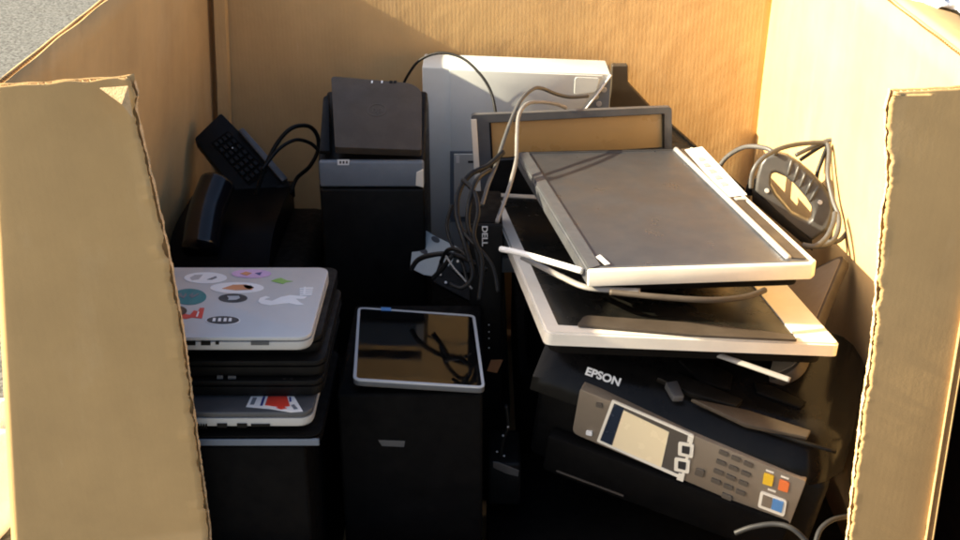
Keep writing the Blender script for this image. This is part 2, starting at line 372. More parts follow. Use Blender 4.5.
def stub(E, x_out_t, x_out_b, sgn, seed, ytop):
    nr, ncol = 300, 26
    sheets = []
    for li, (o0, o1, amp, pull) in enumerate(((0.0, .0018, .0042, .0015), (TH-.0018, TH, .0022, 0.))):   # outer (near) liner, inner liner
        t = bmesh.new(); G = [[], []]
        for j in range(nr+1):
            v = j/nr; z = ZSILL+(ZT-ZSILL)*v
            xo = x_out_b+(x_out_t-x_out_b)*((z-ZB)/(ZT-ZB)); xe = edge_x(E, z)-sgn*pull+rag(z, seed+li*7, amp)
            for k, o in enumerate((o0, o1)):
                row = []
                for i in range(ncol+1):
                    u = i/ncol; x = xo+(xe-xo)*u
                    zz = z
                    if v > .99: zz = z+ytop*(u-.0)+.0025*noise.noise(Vector((x*40, seed, li)))
                    row.append(t.verts.new(Vector((x, YF-TH+o+fy(x, z, seed)-(.0035*max(0, rag(z*.5, seed+3, 1))*(u > .95) if li == 0 else 0), zz))))
                G[k].append(row)
        for k in (0, 1):
            for j in range(nr):
                for i in range(ncol): t.faces.new((G[k][j][i], G[k][j][i+1], G[k][j+1][i+1], G[k][j+1][i]))
        for j in range(nr): 
            for i in (0, ncol): t.faces.new((G[0][j][i], G[1][j][i], G[1][j+1][i], G[0][j+1][i]))
        for i in range(ncol): t.faces.new((G[0][nr][i], G[0][nr][i+1], G[1][nr][i+1], G[1][nr][i]))
        bmesh.ops.recalc_face_normals(t, faces=t.faces[:])
        for fc in t.faces: fc.smooth = True
        fw.mi = 0; fw._merge(t)
    # torn core: ragged strip between liners
    t = bmesh.new(); rows = []
    for j in range(nr+1):
        z = ZSILL+(ZT-.002-ZSILL)*j/nr; xe = edge_x(E, z)
        rows.append([t.verts.new(Vector((xe+rag(z*1.3, seed+20+3*q, .0020)+sgn*.0012, YF-TH+.0016+q*(TH-.0032)/3+fy(xe, z, seed), z))) for q in range(4)])
    for a, b in zip(rows, rows[1:]):
        for q in range(3): t.faces.new((a[q], a[q+1], b[q+1], b[q]))
    fw.mi = 1; fw._merge(t)
    # top edge flutes
    t = bmesh.new(); ra, rb = [], []; nn = 120; xe = edge_x(E, ZT)
    for i in range(nn+1):
        x = x_out_t+(xe-sgn*.004-x_out_t)*i/nn; y = YF-TH/2+fy(x, ZT, seed)+(TH/2-.002)*math.sin(2*PI*i*abs(xe-x_out_t)/nn/.0085)
        ra.append(t.verts.new(Vector((x, y, ZT-.001+ytop*(i/nn)**.7)))); rb.append(t.verts.new(Vector((x, y, ZT-.012))))
    for i in range(nn): t.faces.new((ra[i], ra[i+1], rb[i+1], rb[i]))
    fw._merge(t)
stub(LE, FLT.x-TH, FLB.x-TH, 1, 11, .004)
stub(RE, FRT.x+TH, FRB.x+TH, -1, 31, -.004)
fw.mi = 0; 
fw.prism([(FLB.x-TH, YF-TH, ZB), (FRB.x+TH, YF-TH, ZB), (FRB.x+TH, YF-TH, ZSILL), (FLB.x-TH+(FLT.x-FLB.x)*(ZSILL-ZB)/(ZT-ZB), YF-TH, ZSILL)], (0, TH, 0))
# peeled liner scrap at the left stub's upper corner
fw.mi = 1
a, b, c_, d_ = PY(100, 88, YF-TH-.004), PY(128, 86, YF-TH-.003), PY(133, 118, YF-TH-.006), PY(122, 104, YF-TH-.012)
fw.prism([a, b, c_, d_], (0, -.0012, 0))
fw.build('front_wall', [M['card_front'], M['torn']], box)

# ------------------------------------------------------------------ laptops at the left
def laptop(name, x1, y0, z0, w, d, h, label, lidmat, basemat, r=.018, lidh=.007, group='laptops in the left stack'):
    t = thing(name, MX((x1-w, y0, z0)), label, 'laptop', group)
    bl = MB(); o = rrect(0, 0, w, d, r, 6); i_ = rrect(.006, .004, w-.004, d-.006, r, 6)
    # base with an undercut belly
    n_ = len(o); tt = bmesh.new()
    L = [[tt.verts.new(Vector((p[0], p[1], z))) for p in q] for q, z in ((rrect(.012, .010, w-.010, d-.012, r*.7, 6), 0), (rrect(.003, .0022, w-.0022, d-.003, r, 6), (h-lidh)*.16), (o, (h-lidh)*.42), (o, h-lidh-.001))]
    for A, B in zip(L, L[1:]):
        for k in range(n_): tt.faces.new((A[k], A[(k+1) % n_], B[(k+1) % n_], B[k]))
    tt.faces.new(L[0][::-1]); tt.faces.new(L[-1]); bmesh.ops.recalc_face_normals(tt, faces=tt.faces[:]); bl._merge(tt)
    base = bl.build('base', basemat, t, True)
    lb = MB(); lb.prism(at_z(o, h-lidh+.0008), (0, 0, lidh-.0008), .0018, 2)
    lid = lb.build('lid', lidmat, t, True)
    return t, base, lid
T0 = .72
lap, lbase, llid = laptop('laptop', -.233, 1.407, T0-.024, .345, .225, .024, 'silver laptop with round stickers scattered over its closed lid, on top of the left stack', M['alu'], M['alu'])
ML = MX((-.233-.345, 1.407, T0-.024))
def lp(px, py): return onplane(ML, px, py, 2, .0242)
def sticker(par, pts, m, z=.0242, h=.0004, name='sticker'):
    b = MB(); b.prism([(p[0], p[1], z) for p in pts], (0, 0, h)); return b.build(name, m, par)
def pxell(cx, cy, rx, ry, f=lp, n=24):
    return [f(cx+rx*math.cos(2*PI*k/n), cy+ry*math.sin(2*PI*k/n)) for k in range(n)]
def pxpoly(pts, f=lp): return [f(*p) for p in pts]
s1 = sticker(llid, pxell(205.5, 278, 21.5, 5.6), M['white']); sticker(llid, pxpoly([(190, 278), (195, 275.3), (203, 275), (199, 279.5), (192, 280.5)]), M['silver'], .0247); sticker(llid, pxpoly([(207, 280), (216, 276.5), (217, 278), (212, 280)]), M['grey_blue'], .0247)
sticker(llid, pxell(251.5, 273.8, 19.8, 4.3), M['pink']); sticker(llid, pxpoly([(240, 274), (246, 272), (252, 273.5), (247, 276)]), M['orange_print'], .0247); sticker(llid, pxpoly([(255, 273.5), (262, 272.5), (260, 275.5)]), M['navy'], .0247)
sticker(llid, pxpoly([(271, 281), (276, 279), (281, 278), (287, 280.5), (293, 281.4), (286, 282.4), (283, 284), (277, 282.6)]), M['green'])
sticker(llid, pxell(237, 288, 27, 5.6), M['white']); sticker(llid, pxpoly([(222, 289), (233, 285.2), (246, 285), (254, 287.5), (252, 290), (236, 290.6)]), M['orange_print'], .0247); sticker(llid, pxpoly([(243, 285.3), (251, 286), (254, 288), (249, 290), (245, 288)]), M['brown'], .0247)
sticker(llid, pxell(189.5, 296.8, 17, 8), M['teal'])
for pl in ([(178, 296), (181, 293), (183, 297), (186, 293), (187, 295.5), (183.5, 299)], [(189, 296), (193, 293), (193, 296), (198, 293.5), (199, 295), (192, 298.6)]): sticker(llid, pxpoly(pl), M['grey_blue'], .0247)
sticker(llid, pxell(233, 298.2, 14.5, 4.3), M['charcoal']); sticker(llid, pxpoly([(227, 296.5), (239, 296.3), (240, 298.3), (236, 300.2), (228, 300.4), (229, 298.5)]), M['silver'], .0247)
sticker(llid, pxell(223, 320.5, 17.5, 4.6), M['white']); sticker(llid, pxell(223, 320.5, 16.2, 4), M['charcoal'], .0247)
for x_ in (214, 219.5, 225, 230): sticker(llid, pxpoly([(x_-1.6, 322), (x_-.8, 318.8), (x_+1.8, 318.8), (x_+1.4, 322)]), M['white'], .0252)
sticker(llid, pxell(176, 311.2, 11, 5), M['brown'], .0247)
sticker(llid, pxpoly([(178, 318), (184, 314), (190, 315), (194, 310.5), (198, 311.5), (200, 308), (204.5, 308), (202, 318.6), (192, 317.6), (186, 319)]), M['red'])
sticker(llid, pxpoly([(196, 317), (198, 311.8), (199.2, 312.2), (197.6, 317)]), M['white'], .0247)
sticker(llid, pxpoly([(258, 301.5), (260, 298), (266, 296.2), (270, 297.5), (264, 299.6), (272, 301), (281, 297), (290, 295.3), (299, 296), (307, 296.5), (304, 299), (296, 299), (300, 302.5), (304.5, 305), (297, 305), (289, 303.2), (281, 304), (270, 305.4), (261, 304)]), M['white'])
for k in range(4): sticker(llid, pxpoly([(300, 288+k*2.1), (313-k*.4, 287.4+k*2.1), (313.5-k*.5, 288.8+k*2.1), (299.6, 289.4+k*2.1)]), M['white'])
sticker(llid, pxpoly([(304, 287.3), (306, 287.2), (305, 295.5), (303, 295.5)]), M['white'], .0247)
def port(par, f, x0, x1, y0, y1, m=None, ext=.002):
    b = MB(); p = [f(x0, y0), f(x1, y0), f(x1, y1), f(x0, y1)]
    b.prism([(q[0], q[1]-.0005, q[2]) for q in p], (0, ext, 0)); return b.build('port', m or M['black'], par)
def lf(px, py): return onplane(ML, px, py, 1, -.0006)
for a_, b_ in ((172, 181), (186, 195.5), (201, 210.5)): port(lbase, lf, a_, b_, 341.2, 345.2)
port(lbase, lf, 215.5, 219, 341.5, 344.5); port(lbase, lf, 251, 269, 341.5, 345, M['silver_dark'])

def simple_case(name, lo, hi, label, cat, m=None, bev=.006, group=None):
    c0 = Vector(((lo[0]+hi[0])/2, (lo[1]+hi[1])/2, lo[2])); t = thing(name, Matrix.Translation(c0), label, cat, group)
    b = MB(); b.box(Vector(lo)-c0, Vector(hi)-c0, bev, 3); bo = b.build('body', m or M['black_matte'], t, True)
    return t, bo, c0
# two black laptops under the silver one
for k, (z0, yy, xr, lab) in enumerate(((.667, 1.45, -.226, 'thin black closed laptop directly under the stickered silver laptop'), (.6385, 1.434, -.220, 'black closed laptop with pale ports, second below the stickered silver laptop'), (.6095, 1.428, -.224, 'black closed laptop resting on the laptop with the red and blue sticker'))):
    t, b0, l0 = laptop('laptop', xr, yy, z0, .34, .235, .028, lab, M['black'], M['black'], lidh=.009)
    Mt = MX((xr-.34, yy, z0)); ff = lambda px, py: onplane(Mt, px, py, 1, -.0006)
    if k == 0:
        b = MB(); b.prism([ff(225, 357), (ff(241, 357)), ff(239, 361), ff(224, 361)], (0, .002, 0)); b.build('logo', M['red'], l0)
    elif k == 1:
        port(b0, ff, 217, 223, 375.5, 379.5, M['silver_dark']); port(b0, ff, 228, 236, 376, 380, M['silver_dark']); port(b0, ff, 283, 285.5, 379, 381.5, M['brown_grey']); port(b0, ff, 290, 293, 379, 381.5, M['brown_grey'])
# silver laptop with the tricolour sticker
z2 = .608
lap2, b2, l2 = laptop('laptop', -.236, 1.392, z2-.027, .341, .19, .027, 'grey laptop with a red, white and blue sticker, low in the left stack', M['silver_dark'], M['alu'], lidh=.009)
ML2 = MX((-.236-.341, 1.392, z2-.027))
def l2p(px, py): return onplane(ML2, px, py, 2, .0272)
def st2(pts, m, z): return sticker(l2, [l2p(*p) for p in pts], m, z)
st2([(246, 407), (251, 396.5), (294, 396.5), (303, 411.5), (291, 412.5), (270, 409)], M['white'], .0272)
st2([(265, 405.5), (268, 396.8), (287, 396.8), (290, 406.5), (280, 407.5)], M['red'], .0277)
st2([(260, 406), (263, 397), (265.5, 397), (262.5, 406)], M['navy'], .0277); st2([(250, 405), (253, 398), (257, 398), (254, 405)], M['grey_blue'], .0277); st2([(289, 397.5), (291, 397.5), (291.5, 402), (289.5, 402)], M['navy'], .0277)
st2([(276, 408.3), (283, 406.8), (287, 409), (281, 410)], M['red'], .0282); st2([(291, 406), (294, 405), (298, 409.5), (294, 410)], M['grey_blue'], .0282)
def l2f(px, py): return onplane(ML2, px, py, 1, -.0006)
for k in range(7): port(b2, l2f, 190+k*2.6, 191.4+k*2.6, 424, 428.5)
for a_, b_ in ((217, 227), (237, 247)): port(b2, l2f, a_, b_, 423.5, 427.5)
port(b2, l2f, 251, 270, 424, 426.5)
lp3, b3, l3 = laptop('laptop', -.226, 1.390, .548, .35, .25, .022, 'lowest laptop of the left stack, black with a slate blue front edge', M['black_matte'], M['black_matte'], lidh=.004)
b = MB(); b.box((.02, -.0015, .006), (.348, .003, .017), .0014, 2); b.build('front_edge', M['slate'], l3)

tc, tb, c0 = simple_case('computer_case', (-.625, 1.40, .13), (-.25, 1.80, .546), 'black computer case carrying the stack of laptops', 'computer')
# ------------------------------------------------------------------ tablet on a black box
MT = MX((-.10, 1.63, .585), -3.5, 1); 
tq = [onplane(MT, *p, 2, .010) for p in ((358, 307), (475, 315), (485, 388), (353, 380))]
tab = thing('tablet', MT, 'glossy black tablet with a thin silver rim lying flat near the middle of the box', 'tablet')
out = roundpoly(tq, .012); cen = sum(tq, Vector())/4
inn = roundpoly([q+(cen-q).normalized()*.0075 for q in tq], .007)
b = MB(); b.prism([Vector((p.x, p.y, 0)) for p in out], (0, 0, .0085), .002); b.build('back_shell', M['silver_dark'], tab, True)
b = MB(); b.ring([Vector((p.x, p.y, .0086)) for p in out], [Vector((p.x, p.y, .0086)) for p in inn], (0, 0, .0016)); b.build('rim', M['alu'], tab)
b = MB(); b.prism([Vector((p.x, p.y, .0087)) for p in inn], (0, 0, .0009)); b.build('glass', M['glass'], tab)
q = [onplane(MT, *p, 2, .0103) for p in ((381, 307.4), (391, 308), (391, 311), (381, 310.6))]
b = MB(); b.prism(q, (0, 0, .0006)); b.build('sticker', M['blue'], tab)
t, bo, c0 = simple_case('computer_case', (-.215, 1.497, .13), (.004, 1.79, .574), 'upright black case under the silver rimmed tablet, with a small worn label on its front', 'computer', M['black_matte'])
MI = Matrix.Translation(c0)
q = [onplane(MI, *p, 1, 1.497-c0.y-.0006) for p in ((378, 440), (405, 441), (404, 447), (382, 446))]
b = MB(); b.prism(q, (0, .0012, 0)); b.build('label_plate', M['silver_dark'], t)

# ------------------------------------------------------------------ cases low in the pile
simple_case('computer_case', (-.585, 1.83, .13), (.055, 2.49, .355), 'wide black case lying flat under the tower and the black printer', 'computer')
simple_case('computer_case', (.075, 1.93, .13), (.60, 2.49, .355), 'flat black case at the bottom of the right rear corner', 'computer')
simple_case('computer_case', (.012, 1.42, .13), (.60, 1.79, .27), 'flat black case under the printer with the keypad', 'computer')
simple_case('computer_case', (.09, 1.95, .357), (.40, 2.10, .60), 'black case propping up the stacked flat monitors', 'computer')

# ------------------------------------------------------------------ tall black tower, left of centre
HT = thing('computer_tower', MX((-.20, 2.0, .357)), 'tall black machine with a sloping taupe top cover, beside the pale grey case', 'computer')
MH = MX((-.20, 2.0, .357)); SLP = math.tan(math.radians(23.5))
b = MB(); b.prism([(-.097, .012, 0), (-.097, .012, .400), (-.097, .19, .400+.178*SLP), (-.097, .24, .44), (-.097, .24, 0)], (.195, 0, 0), .006, 3); b.build('body', M['black'], HT, True)
b = MB(); b.box((-.094, -.002, .352), (.098, .011, .403), .005, 3); b.build('front_strip', M['grey_blue'], HT, True)
b = MB(); b.box((-.094, -.002, 0), (.098, .011, .349), .005, 3); b.build('front_panel', M['black'], HT, True)
b = MB(); b.prism([(.082, -.0035, .356), (.0965, -.0035, .352), (.0965, -.0035, .388), (.084, -.0035, .382)], (0, .003, 0), .0008, 1); b.build('strip_end', M['beige'], HT)  # beige patch paints the highlight at the strip's right end
Mcv = MH @ Matrix.Translation(Vector((0, -.006, .408))) @ Matrix.Rotation(math.radians(23.5), 4, 'X')
Mcl = MH.inverted() @ Mcv
cq = [onplane(Mcv, *p, 2, .016) for p in ((335, 147), (421.5, 150), (421.5, 90), (411, 83), (331, 76))]
b = MB(); b.prism([(p.x, p.y, 0) for p in roundpoly(cq, [.005, .005, .012, .012, .01], 5)], (0, 0, .016), .003, 3); b.bm.transform(Mcl); cover = b.build('top_cover', M['brown_grey'], HT, True)
sr = [onplane(Mcv, *p, 2, .006) for p in ((319, 150), (330, 150), (329, 92), (323, 96))]
b = MB(); b.prism([(p.x, p.y, -.006) for p in sr], (0, 0, .010), .003, 2); b.bm.transform(Mcl); b.build('side_rail', M['black'], HT, True)
qc = onplane(Mcv, 377, 110, 2, .0162)
b = MB(); b.ring([(p[0], p[1], .0158) for p in ell(qc.x, qc.y, .018, .018)], [(p[0], p[1], .0158) for p in ell(qc.x, qc.y, .0155, .0155)], (0, 0, .0008)); b.bm.transform(Mcl); b.build('emblem', M['emblem'], cover)
text('hp', 'emblem_letters', .022, Mcl @ Matrix.Translation(Vector((qc.x, qc.y, .0162))), M['emblem'], cover, .0004, .9)
for px, m_ in ((372, M['white']), (382, M['white']), (391, M['black']), (395, M['black'])):
    q = onplane(Mcv, px, 82, 2, .0162); w_ = .003 if m_ is M['black'] else .0014
    b = MB(); b.box((q.x-w_, q.y-.0035, .0152), (q.x+w_, q.y+.0035, .0168), 0); b.bm.transform(Mcl); b.build('port', m_, cover)
q = [onplane(MH, *p, 1, -.0025) for p in ((337.5, 159.5), (349.5, 159.5), (349, 165), (337.5, 165))]
b = MB(); b.prism(q, (0, -.0006, 0)); lb_ = b.build('label_plate', M['white'], HT)
for k in range(3):
    x_ = 339.5+k*3.2; q = [onplane(MH, *p, 1, -.0032) for p in ((x_, 161), (x_+1.8, 161), (x_+1.8, 163.6), (x_, 163.6))]
    b = MB(); b.prism(q, (0, -.0004, 0)); b.build('print', M['charcoal'], lb_)

# ------------------------------------------------------------------ pale grey case at the back
WP = thing('desktop_case', MX((0, 2.37, .357)), 'pale grey desktop case standing on its end against the back wall', 'computer')
MW = MX((0, 2.37, .357))
def wp(px, py, y=0.): return onplane(MW, px, py, 1, y)
top_l, top_r = wp(422, 67), wp(611, 74)
cut, low = wp(583, 112), wp(578, 150)
b = MB(); b.prism([top_l, top_r, cut, low, Vector((low.x, 0, 0)), Vector((top_l.x, 0, 0))], (0, .108, 0), .004, 2); b.build('body', M['grey_case'], WP, True)
b = MB(); a1 = wp(450, 69.5, -.004); b.prism([a1, wp(603, 76, -.004), wp(581, 108, -.004), Vector((low.x-.006, -.004, .008)), Vector((a1.x-.0, -.004, .008))], (0, .006, 0), .0015, 2); b.build('front_panel', M['grey_panel'], WP, True)
q = [wp(575, 77, -.0052), wp(600, 78, -.0052), wp(596, 92, -.0052), wp(574, 95, -.0052)]
b = MB(); b.prism(roundpoly(q, .006), (0, .002, 0), .0006, 1); b.build('handle_recess', M['grey_case'], WP)
# drive bay
q = [wp(450, 151, -.0055), wp(478, 151, -.0055), wp(478, 222, -.0055), wp(450, 222, -.0055)]
b = MB(); b.prism(q, (0, .003, 0), .001, 1); bay = b.build('drive_bay', M['grey_blue'], WP)
q = [wp(454, 154, -.0085), wp(477, 154, -.0085), wp(477, 217, -.0085), wp(454, 217, -.0085)]
b = MB(); b.prism(q, (0, .0029, 0), .001, 1); b.build('bay_door', M['grey_panel'], bay)
b = MB(); b.prism([wp(468, 161, -.0095), wp(476, 161, -.0095), wp(476, 163, -.0095), wp(468, 163, -.0095)], (0, .001, 0)); b.build('slot', M['charcoal'], bay)
b = MB(); b.prism([wp(456, 156, -.0095), wp(459.5, 156, -.0095), wp(459.5, 163, -.0095), wp(456, 163, -.0095)], (0, .001, 0)); b.build('button', M['white'], bay)
# slanted blue grey side face with sockets
sq = [top_r+Vector((.003, .006, -.004)), cut+Vector((.003, .006, 0)), Vector((cut.x+.004, .006, .30)), Vector((top_r.x-.004, .03, .30)), ]
b = MB(); b.prism([sq[0], sq[1], sq[2], Vector((top_r.x+.0, .006, .30))], (0, .09, 0), .002, 1); sidep = b.build('side_face', M['grey_blue'], WP)
for px, py in ((596, 97), (604, 90), (599, 104)):
    c_ = wp(px, py, .004); b = MB(); b.cyl(c_, (0, 1, 0), .006, .004); b.build('socket', M['silver'], sidep)
b = MB(); b.tube([wp(611, 75, -.002), wp(598, 93, -.002), wp(584, 111, -.002)], .0024, 8, 4); b.build('edge_trim', M['white'], WP)

# dark board behind it
MG = MX((0, 2.485, .357)); bd = thing('dark_board', MG, 'dark brown board standing behind the pale grey case at the back wall', 'board')
q = [onplane(MG, *p, 1, 0) for p in ((612, 65.5), (628, 65.5), (628, 83), (655, 112))]
b = MB(); b.prism([q[0], q[1], q[2], q[3], Vector((q[3].x, 0, 0)), Vector((q[0].x, 0, 0))], (0, .022, 0), .002, 1); b.build('panel', M['dark_brown'], bd)
# black case behind the top monitor's right edge
MQ = MX((.44, 2.1, .357)); qe = [onplane(MQ, *p, 2, .345) for p in ((672, 125), (745, 190))]
t = thing('computer_case', MQ, 'black case behind the right edge of the topmost flat monitor', 'computer')
d_ = (qe[1]-qe[0])
b = MB(); b.prism([Vector((qe[0].x-.04, qe[0].y, 0)), Vector((qe[0].x, qe[0].y, 0)), Vector((qe[1].x, qe[1].y, 0)), Vector((qe[1].x-.07, qe[1].y, 0))], (0, 0, .345), .003, 2); b.build('body', M['black'], t, True)
b = MB(); b.tube([qe[0]+Vector((-.004, 0, .001)), qe[1]+Vector((-.004, 0, .001))], .004, 8, 2); b.build('edge_trim', M['gloss'], t)

# ------------------------------------------------------------------ narrow black tower with LED column
DT = thing('computer_tower', MX((-.006, 1.80, .357)), 'narrow black desktop tower with white letters down its front, left of the monitor pile', 'computer')
b = MB(); b.box((-.012, .012, 0), (.044, .16, .362), .005, 2); b.build('body', M['black_matte'], DT, True)
b = MB(); b.box((-.012, 0, 0), (.044, .0115, .362), .005, 2); fp = b.build('front_panel', M['black'], DT, True)
MD = MX((-.006, 1.80, .357))
q = onplane(MD, 484.5, 236, 1, -.0005)
text('DELL', 'lettering', .0135, Matrix.Translation(q) @ Matrix.Rotation(PI/2, 4, 'X') @ Matrix.Rotation(-PI/2, 4, 'Z'), M['white'], fp, .0005, 1.25)
for py in (325, 332, 338.5, 348):
    q = onplane(MD, 489, py, 1, -.001); b = MB(); b.cyl(q, (0, 1, 0), .0014, .0015, 10); b.build('indicator', M['white'], fp)
q = [onplane(MD, *p, 1, -.001) for p in ((491, 360), (503, 360), (497, 373), (487, 371))]
b = MB(); b.prism(q, (0, .0014, 0)); b.build('sticker', M['orange_print'], fp)

# ------------------------------------------------------------------ silver framed monitor standing at the back
Pm = PY(480, 115, 2.15); MS = facing((.19, 2.165, .62), tilt=4, yaw=2.5)
def hp_(px, py, z=0.): return onplane(MS, px, py, 2, z)
mh = thing('monitor', MS, 'silver framed monitor standing upright on edge behind the flat ones, showing a blank tan screen', 'monitor')
oq = [hp_(471, 115), hp_(672, 107), None, None]
up = Vector((.055, -1, 0)).normalized()
oq[2] = oq[1]+up*.30; oq[3] = oq[0]+up*.30
iq = [hp_(489, 122.5), hp_(664.5, 113.5)]; iq += [iq[1]+up*.070, iq[0]+up*.074]
b = MB(); b.ring(roundpoly(oq, .008), roundpoly(iq, .001), (0, 0, -.016)); b.build('bezel', M['silver_dark'], mh, True)
b = MB(); b.ring(roundpoly([q+Vector((0, 0, .0003)) for q in iq], .001), roundpoly([q+(sum(iq, Vector())/4-q).normalized()*.004+Vector((0, 0, .0003)) for q in iq], .001), (0, 0, -.01)); b.build('inner_bezel', M['black'], mh)
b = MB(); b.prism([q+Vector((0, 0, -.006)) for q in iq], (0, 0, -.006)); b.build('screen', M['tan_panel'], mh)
b = MB(); b.prism([oq[0]+Vector((.006, -.006, -.0165)), oq[1]+Vector((-.006, -.006, -.0165)), oq[2]+Vector((-.006, .006, -.0165)), oq[3]+Vector((.006, .006, -.0165))], (0, 0, -.03), .006, 2); b.build('back_shell', M['black'], mh, True)
lc = [iq[3]+Vector((-.001, -.003, .0004)), iq[2]+Vector((.001, -.003, .0004)), oq[2]+Vector((-.012, .008, .0004)), oq[3]+Vector((.012, .008, .0004))]
b = MB(); b.prism(lc, (0, 0, .0022), .0008, 1); b.build('lower_bezel', M['black'], mh)
ed = [oq[0]+Vector((-.0008, -.008, .0003)), oq[0]+Vector((.0105, -.008, .0003)), oq[0]+up*.295+Vector((.0105, 0, .0003)), oq[0]+up*.295+Vector((-.0008, 0, .0003))]
b = MB(); b.prism(ed, (0, 0, .003), .001, 2); b.build('side_strip', M['beige'], mh)

# ------------------------------------------------------------------ two flat monitors lying on the pile
def flat_monitor(Mw, outer, inner, th, label, frame, scr, name='monitor', rad=.012):
    t = thing(name, Mw, label, 'monitor')
    o = roundpoly(outer, rad, 5); i_ = roundpoly(inner, .002, 5)
    b = MB(); b.ring([p+Vector((0, 0, -th)) for p in o], [p+Vector((0, 0, -th)) for p in i_], (0, 0, th))
    bmesh.ops.bevel(b.bm, geom=[e for e in b.bm.edges if abs(e.verts[0].co.z-e.verts[1].co.z) < 1e-6 and e.calc_face_angle(0) > 1 and min((e.verts[0].co-p).length for p in o) < 1e-4 and e.verts[0].co.z > -.001], offset=.003, segments=3, affect='EDGES')
    fr = b.build('bezel', frame, t, True)
    cen = sum(outer, Vector())/4
    sh = roundpoly([p+(cen-p).normalized()*.025 for p in outer], .02)
    b = MB(); b.prism([Vector((p.x, p.y, -th-.022)) for p in sh], (0, 0, .0218), .006, 2); b.build('back_shell', M['black_matte'], t, True)
    b = MB(); b.prism([Vector((p.x, p.y, -.0065)) for p in i_], (0, 0, .0045)); sc = b.build('screen', scr, t)
    return t, fr, sc
# topmost
Mi = MX((.285, 1.815, .752), -2.36, .73, 8.6)
def ip(px, py, z=0.): return onplane(Mi, px, py, 2, z)
io = [ip(588, 272), ip(817, 264.5), ip(691, 148), ip(527, 160)]
io[3] = io[0]+(io[2]-io[1]); 
ii = [ip(601, 266.5), ip(787, 260.5), ip(684, 150), None]; ii[2] = ii[1]+(io[2]-io[1])*.955; ii[3] = ii[0]+(io[3]-io[0])*.955
mi_, fr, sc = flat_monitor(Mi, io, ii, .021, 'topmost flat monitor lying screen up with a cream front edge and dark grey screen', M['silver_dark'], M['screen'])
fa, fb = io[0], io[1]; dn = (io[1]-io[0]).normalized(); nn = Vector((dn.y, -dn.x, 0))
b = MB(); b.prism([p+Vector((0, 0, -.0225)) for p in (fa+dn*.0+nn*.0035, fb-dn*.008+nn*.0035, fb+dn*.002-nn*.008, fb+dn*.002-nn*.02, fb-dn*.006-nn*.012, fb-dn*.012-nn*.006, fa+dn*.006-nn*.007, fa-nn*.006)], (0, 0, .0255), .0025, 2); b.build('front_edge', M['beige'], mi_, True)
fd = (io[2]-io[1]).normalized()
b = MB(); b.prism([p+Vector((0, 0, -.0225)) for p in (fb+dn*.0022+fd*.018, io[2]+dn*.0022-fd*.004, io[2]-dn*.004-fd*.004, fb-dn*.004+fd*.018)], (0, 0, .0252), .002, 2); b.build('side_edge', M['beige'], mi_, True)
e0, e1 = io[0], io[3]
# bluish grey left strip, dark back strip, bevel line and brown control strip at right
def strip(par, name, q, m, h=.0012, lift=.0006, bev=.0004):
    b = MB(); b.prism([p+Vector((0, 0, lift)) for p in q], (0, 0, h), bev, 1); return b.build(name, m, par)
l0 = io[0]+Vector((.004, .008, 0)); l1 = io[3]+Vector((.004, -.01, 0))
strip(mi_, 'side_strip', [l0, ii[0]+Vector((-.0005, .002, 0)), ii[3]+Vector((-.0005, 0, 0)), l1], M['silver_dark'])
strip(mi_, 'back_strip', [ii[3]+Vector((.001, .001, 0)), ii[2]+Vector((-.001, .001, 0)), io[2]+Vector((-.006, -.006, 0)), io[3]+Vector((.01, -.006, 0))], M['black'])
rv = (io[2]-io[1]).normalized()
r0, r1 = ii[1]+Vector((.001, .006, 0)), ii[2]+Vector((.001, -.002, 0))
wv_ = Vector((1, 0, 0))*.009
b = MB(); b.tube([r0+Vector((.004, 0, .001)), r1+Vector((.004, 0, .001))], .0048, 10, 4); b.build('bevel_line', M['silver'], mi_)
c0_, c1_ = r0+wv_, r1+wv_; c2_, c3_ = io[2]+Vector((-.005, -.004, 0)), io[1]+Vector((-.008, .02, 0))
cs = strip(mi_, 'control_strip', [c0_, c3_, c2_, c1_], M['brown_grey'])
bt = [ip(685, 150, .002), ip(702, 147, .002), ip(747, 195, .002), ip(727, 197.5, .002)]
pl = strip(mi_, 'button_plate', bt, M['white'], .0008, 0, 0)
for k in range(5):
    u = .22+k*.13; q = [bil([bt[0], bt[1], bt[2], bt[3]], .18, u), bil(bt, .52, u), bil(bt, .52, u+.07), bil(bt, .18, u+.07)]
    strip(pl, 'button', q, M['silver'], .0018, .0009, .0004)
q = ip(740, 199, .0022); b = MB(); b.prism([(q.x+p[0], q.y+p[1], q.z) for p in rrect(-.009, -.006, .009, .006, .002)], (0, 0, .0015)); b.build('power_button', M['silver'], mi_)
q = [ip(596, 257, .0024), ip(600, 255, .0024), ip(610, 264, .0024), ip(605, 265, .0024)]; strip(mi_, 'badge', q, M['white'], .0006, 0, 0)
# lower one
Mj = MX((.279, 1.76, .663), -5.5, 5.1, 4.2)
def jp(px, py, z=0.): return onplane(Mj, px, py, 2, z)
jo = [jp(546, 332), jp(841, 344), None, jp(487, 192)]
jd = (jp(787, 283)-jo[1]).normalized(); jo[2] = jo[1]+jd*((jo[3]-jo[0]).length)
ji = [jp(558, 325), jp(797, 338), None, None]
ji[3] = ji[0]+(jo[3]-jo[0])*.93; ji[2] = ji[1]+(jp(751, 285)-jp(797, 341)).normalized()*((ji[3]-ji[0]).length)
mj_, frj, scj = flat_monitor(Mj, jo, ji, .020, 'lower cream framed flat monitor lying under the topmost one, wide bezel showing at right', M['beige'], M['screen_dark'])
q = [jp(577, 327, .001), jp(584, 317.5, .001), jp(700, 325.5, .001), jp(793, 337, .001), jp(797, 342, .001), jp(700, 337.5, .001)]
strip(mj_, 'front_strip', roundpoly(q, [.004, .012, 0, .003, .003, 0]), M['brown_grey'], .004, 0, .0008)

